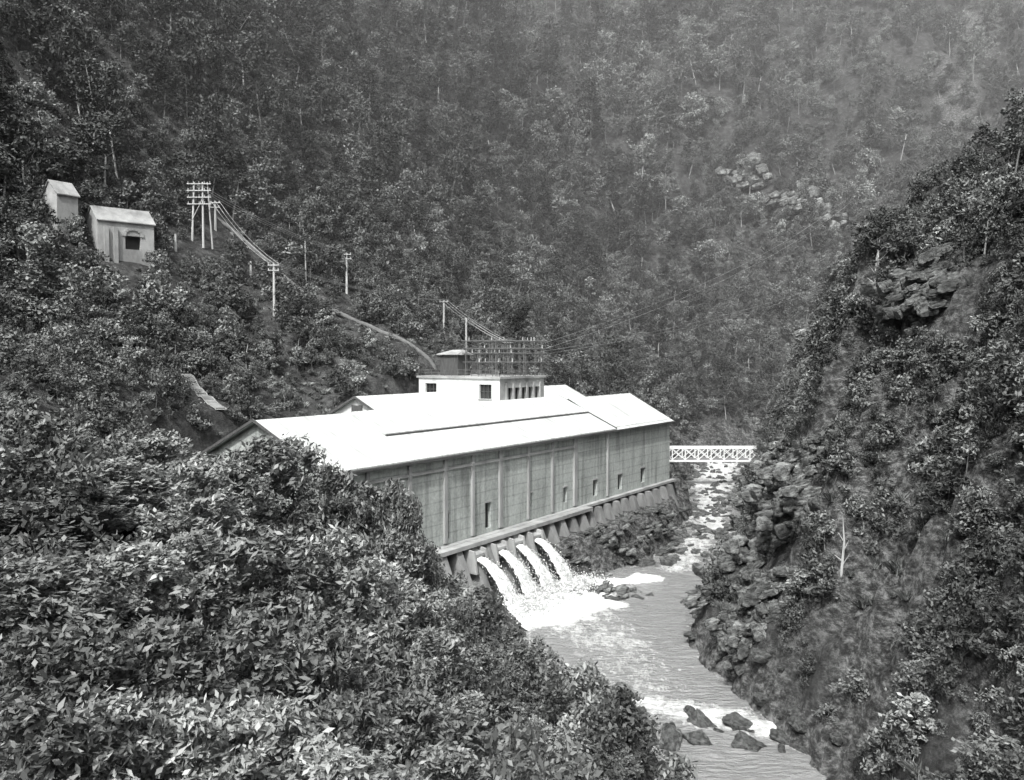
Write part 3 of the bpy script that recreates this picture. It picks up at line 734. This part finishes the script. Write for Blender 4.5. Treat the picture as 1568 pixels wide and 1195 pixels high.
m = (sd < 0) & (d > 1.0) & (d < 75) & (cov > np.where(d < 8, .44, .24)) & (X < Y*.75+12)
X, Y = X[m], Y[m]; ar, gx, gy = slopearea(X, Y); m = rng.random(len(X)) < ar*.64/np.where(np.hypot(X, Y) < 110, 2.3, 4.2)
X, Y = X[m], Y[m]; m = notclear(X, Y, 0, occ); X, Y = X[m], Y[m]
sc = (.3+1.0*rng.random(len(X))**1.3)*np.where(np.hypot(X, Y) < 110, .85, 1.2)
emit('cliff_scrub', X, Y, 0, 0, CS, 6, sc=sc)
X, Y = jgrid(-110, 80, 40, 190, 1.3); d, zw, sd = river(X, Y); s, w = SW(X, Y); cov = fbm(X/6, Y/6, 3, 12)
plat = (w > -2) & (w < 28.5) & (s > -3) & (s < L+3)
m = ~plat & (d > 1.2) & (d < 75) & (cov < .5) & (rng.random(len(X)) < .7) & ~((w < 0) & (w > -26) & (s > 12) & (s < L+10) & (rng.random(len(X)) < .96))
m &= notclear(X, Y, -1.2)
emit('tussock_grass', X[m], Y[m], .4, .9, CT, 3, -.05)
X, Y = jgrid(-150, 240, 90, 310, 4.2); d, zw, sd = river(X, Y); s, w = SW(X, Y)
m = (sd > 0) & (d > 3) & ((w > 40) | (s > L+12)) & notclear(X, Y, 0) & (np.abs(X) < Y*.75+25)
emit('forest_undergrowth', X[m], Y[m], .9, 2.0, CS, 6)
# foreground trees
FG_ = [(30,765,36,3.4),(110,735,40,3.4),(175,698,44,3.4),(235,660,50,3.6),(300,698,42,3),(345,700,46,2.8),(400,664,50,3.2),(452,664,52,2.8),(505,706,50,2.4),(560,736,50,2.4),(602,732,50,1.8),(628,755,50,1.5),(640,815,50,1.4),(600,805,48,2.0),
 (20,850,27,2.6),(90,850,28,2.6),(200,830,31,2.8),(310,810,33,2.8),(420,810,35,2.8),(510,805,38,2.7),(575,855,40,2.3),(625,885,44,1.9),(672,900,46,1.5),(710,920,46,1.2),
 (30,960,21,2.2),(130,950,22,2.2),(250,950,24,2.4),(380,935,26,2.5),(500,935,29,2.4),(585,950,33,2.2),(665,962,38,2.1),(730,988,43,1.7),(780,1015,44,1.4),
 (30,1070,17,1.9),(150,1070,19,2.0),(280,1080,20,2.0),(410,1070,22,2.2),(530,1060,25,2.1),(630,1060,30,2.1),(715,1065,35,1.8),(775,1075,40,1.5),(820,1105,42,1.4),(885,1128,45,1.4),(945,1140,46,1.3),
 (680,1150,24,1.8),(800,1160,32,1.9),(520,1150,20,2)]
pts = []; scl = []
for px, py, dist, rad in FG_:
    x, y, z = sight(px, py+6, dist); gz = float(terrain(x, y)); h = max(2.5, z-gz+.3)
    pts.append((x, y, gz-.3)); sxy = rad/3.7; scl.append((sxy, sxy, h/10.3))
n_ = len(pts); rot = np.zeros((n_, 3)); rot[:, 2] = rng.uniform(0, 6.28, n_)
scatter('foreground_trees', pts, rot, scl, rng.integers(0, 5, n_), CN)
# boulders
X, Y = jgrid(-5, 70, 50, 210, 1.5); d, zw, sd = river(X, Y); s, w = SW(X, Y)
m = (np.abs(d-.4) < 1.2) & (rng.random(len(X)) < .5) & ~((sd > 0) & (s < 36) & (s > 12))
m |= (d < 0) & (Y > 110) & (rng.random(len(X)) < .42)
m |= (d < 1) & (Y > 57) & (Y < 65) & (rng.random(len(X)) < .45)
m |= (sd > 0) & (d > -.5) & (w < -4) & (w > -24) & (s > 34) & (s < 100) & (rng.random(len(X)) < .55)
m |= (np.hypot((X-11.5)/5.0, (Y-97)/3.0) < 1) & (rng.random(len(X)) < .6)
rocks('river_boulders', X[m], Y[m], .35, 1.3, .0, True)
X, Y = jgrid(-5, 70, 60, 180, 2.3); d, zw, sd = river(X, Y); s, w = SW(X, Y)
m = (sd > 0) & (d > -1.0) & (w < -4.5) & (w > -24) & (s > 35) & (s < 100) & (rng.random(len(X)) < .85)
m |= (np.hypot((X-10.8)/4.4, (Y-97)/2.4) < 1)
m |= (sd < 0) & (d > .8) & (d < 3.5) & (Y > 60) & (Y < 135) & (rng.random(len(X)) < .4)
rocks('river_rock_ledges', X[m], Y[m], .9, 1.9, -.1, True, CC, 4, .55)
oc = []
for px, py in [(1135,292),(1150,302),(1205,322),(1225,335),(1255,352),(1275,362)]:
    oc.append(ground_at(px, py, 230, 560)[:2])
oc = np.array(oc); rocks('hilltop_rock_outcrop', oc[:, 0], oc[:, 1], 4., 6.0, 1.0, False, CC, 4)
for px, py, h in [(378,572,4.5),(1335,462,6),(797,520,9),(640,385,9),(1292,905,5),(270,560,3)]:
    x, y, z = ground_at(px, py, 50, 420); mb = MB(); r = random
    p = Vector((x, y, z-.5)); dr = Vector((r.uniform(-.15,.15), 0, 1))
    q = p+dr*h*.6; e = q+Vector((r.uniform(-.3,.3), 0, 1))*h*.4
    mb.tube(p, q, .12, .08, n=7); mb.tube(q, e, .08, .02, n=6)
    for k_ in range(5):
        f = p.lerp(q, .4+.12*k_) if k_ < 4 else q; mb.tube(f, f+Vector((r.uniform(-1,1), r.uniform(-1,1), r.uniform(.5,1.4)))*h*.16, .05, .012, n=5)
    mb.obj('dead_tree', [M_dead])

# valley haze: thin humid air filling the gorge from the power station on
mb = MB(); mb.lbox(-500, 650, 120, 800, -20, 420, 0, FB)
mh = bpy.data.materials.new('thin_haze'); mh.use_nodes = True; nt = mh.node_tree; nt.nodes.remove(nt.nodes['Principled BSDF'])
vs = nt.nodes.new('ShaderNodeVolumeScatter'); vs.inputs['Density'].default_value = .0009; vs.inputs['Anisotropy'].default_value = .1
nt.links.new(vs.outputs[0], nt.nodes['Material Output'].inputs['Volume'])
mb.obj('valley_haze', [mh])

# ------------------------------------------------------------------ light, sky, camera
SE, SR = math.radians(50), math.radians(196)
w = bpy.data.worlds.new('World'); scene.world = w; w.use_nodes = True; nt = w.node_tree
sk = nt.nodes.new('ShaderNodeTexSky'); sk.sky_type = 'NISHITA'; sk.sun_disc = False; sk.sun_elevation = SE; sk.sun_rotation = SR; sk.dust_density = 6; sk.altitude = 0
hs = nt.nodes.new('ShaderNodeHueSaturation'); hs.inputs['Saturation'].default_value = .03; hs.inputs['Value'].default_value = 1.5
nt.links.new(sk.outputs[0], hs.inputs['Color']); nt.links.new(hs.outputs[0], nt.nodes['Background'].inputs['Color']); nt.nodes['Background'].inputs['Strength'].default_value = .15
sd_ = bpy.data.lights.new('sun', 'SUN'); sd_.energy = 3.5; sd_.angle = math.radians(1.5); sd_.color = (1, .99, .97)
so = bpy.data.objects.new('sun', sd_); scene.collection.objects.link(so)
dirv = Vector((math.sin(SR)*math.cos(SE), math.cos(SR)*math.cos(SE), math.sin(SE)))
so.rotation_euler = dirv.to_track_quat('Z', 'Y').to_euler(); so.location = (0, 0, 100)
cd = bpy.data.cameras.new('camera'); cd.sensor_width = 36; cd.lens = 1300/1568*36; cd.clip_start = .5; cd.clip_end = 5000
co = bpy.data.objects.new('camera', cd); scene.collection.objects.link(co); co.location = (0, 0, CAMZ)
co.rotation_euler = (math.radians(90-2.31), 0, 0); scene.camera = co
scene.view_settings.view_transform = 'Standard'; scene.view_settings.look = 'None'; scene.view_settings.exposure = 0
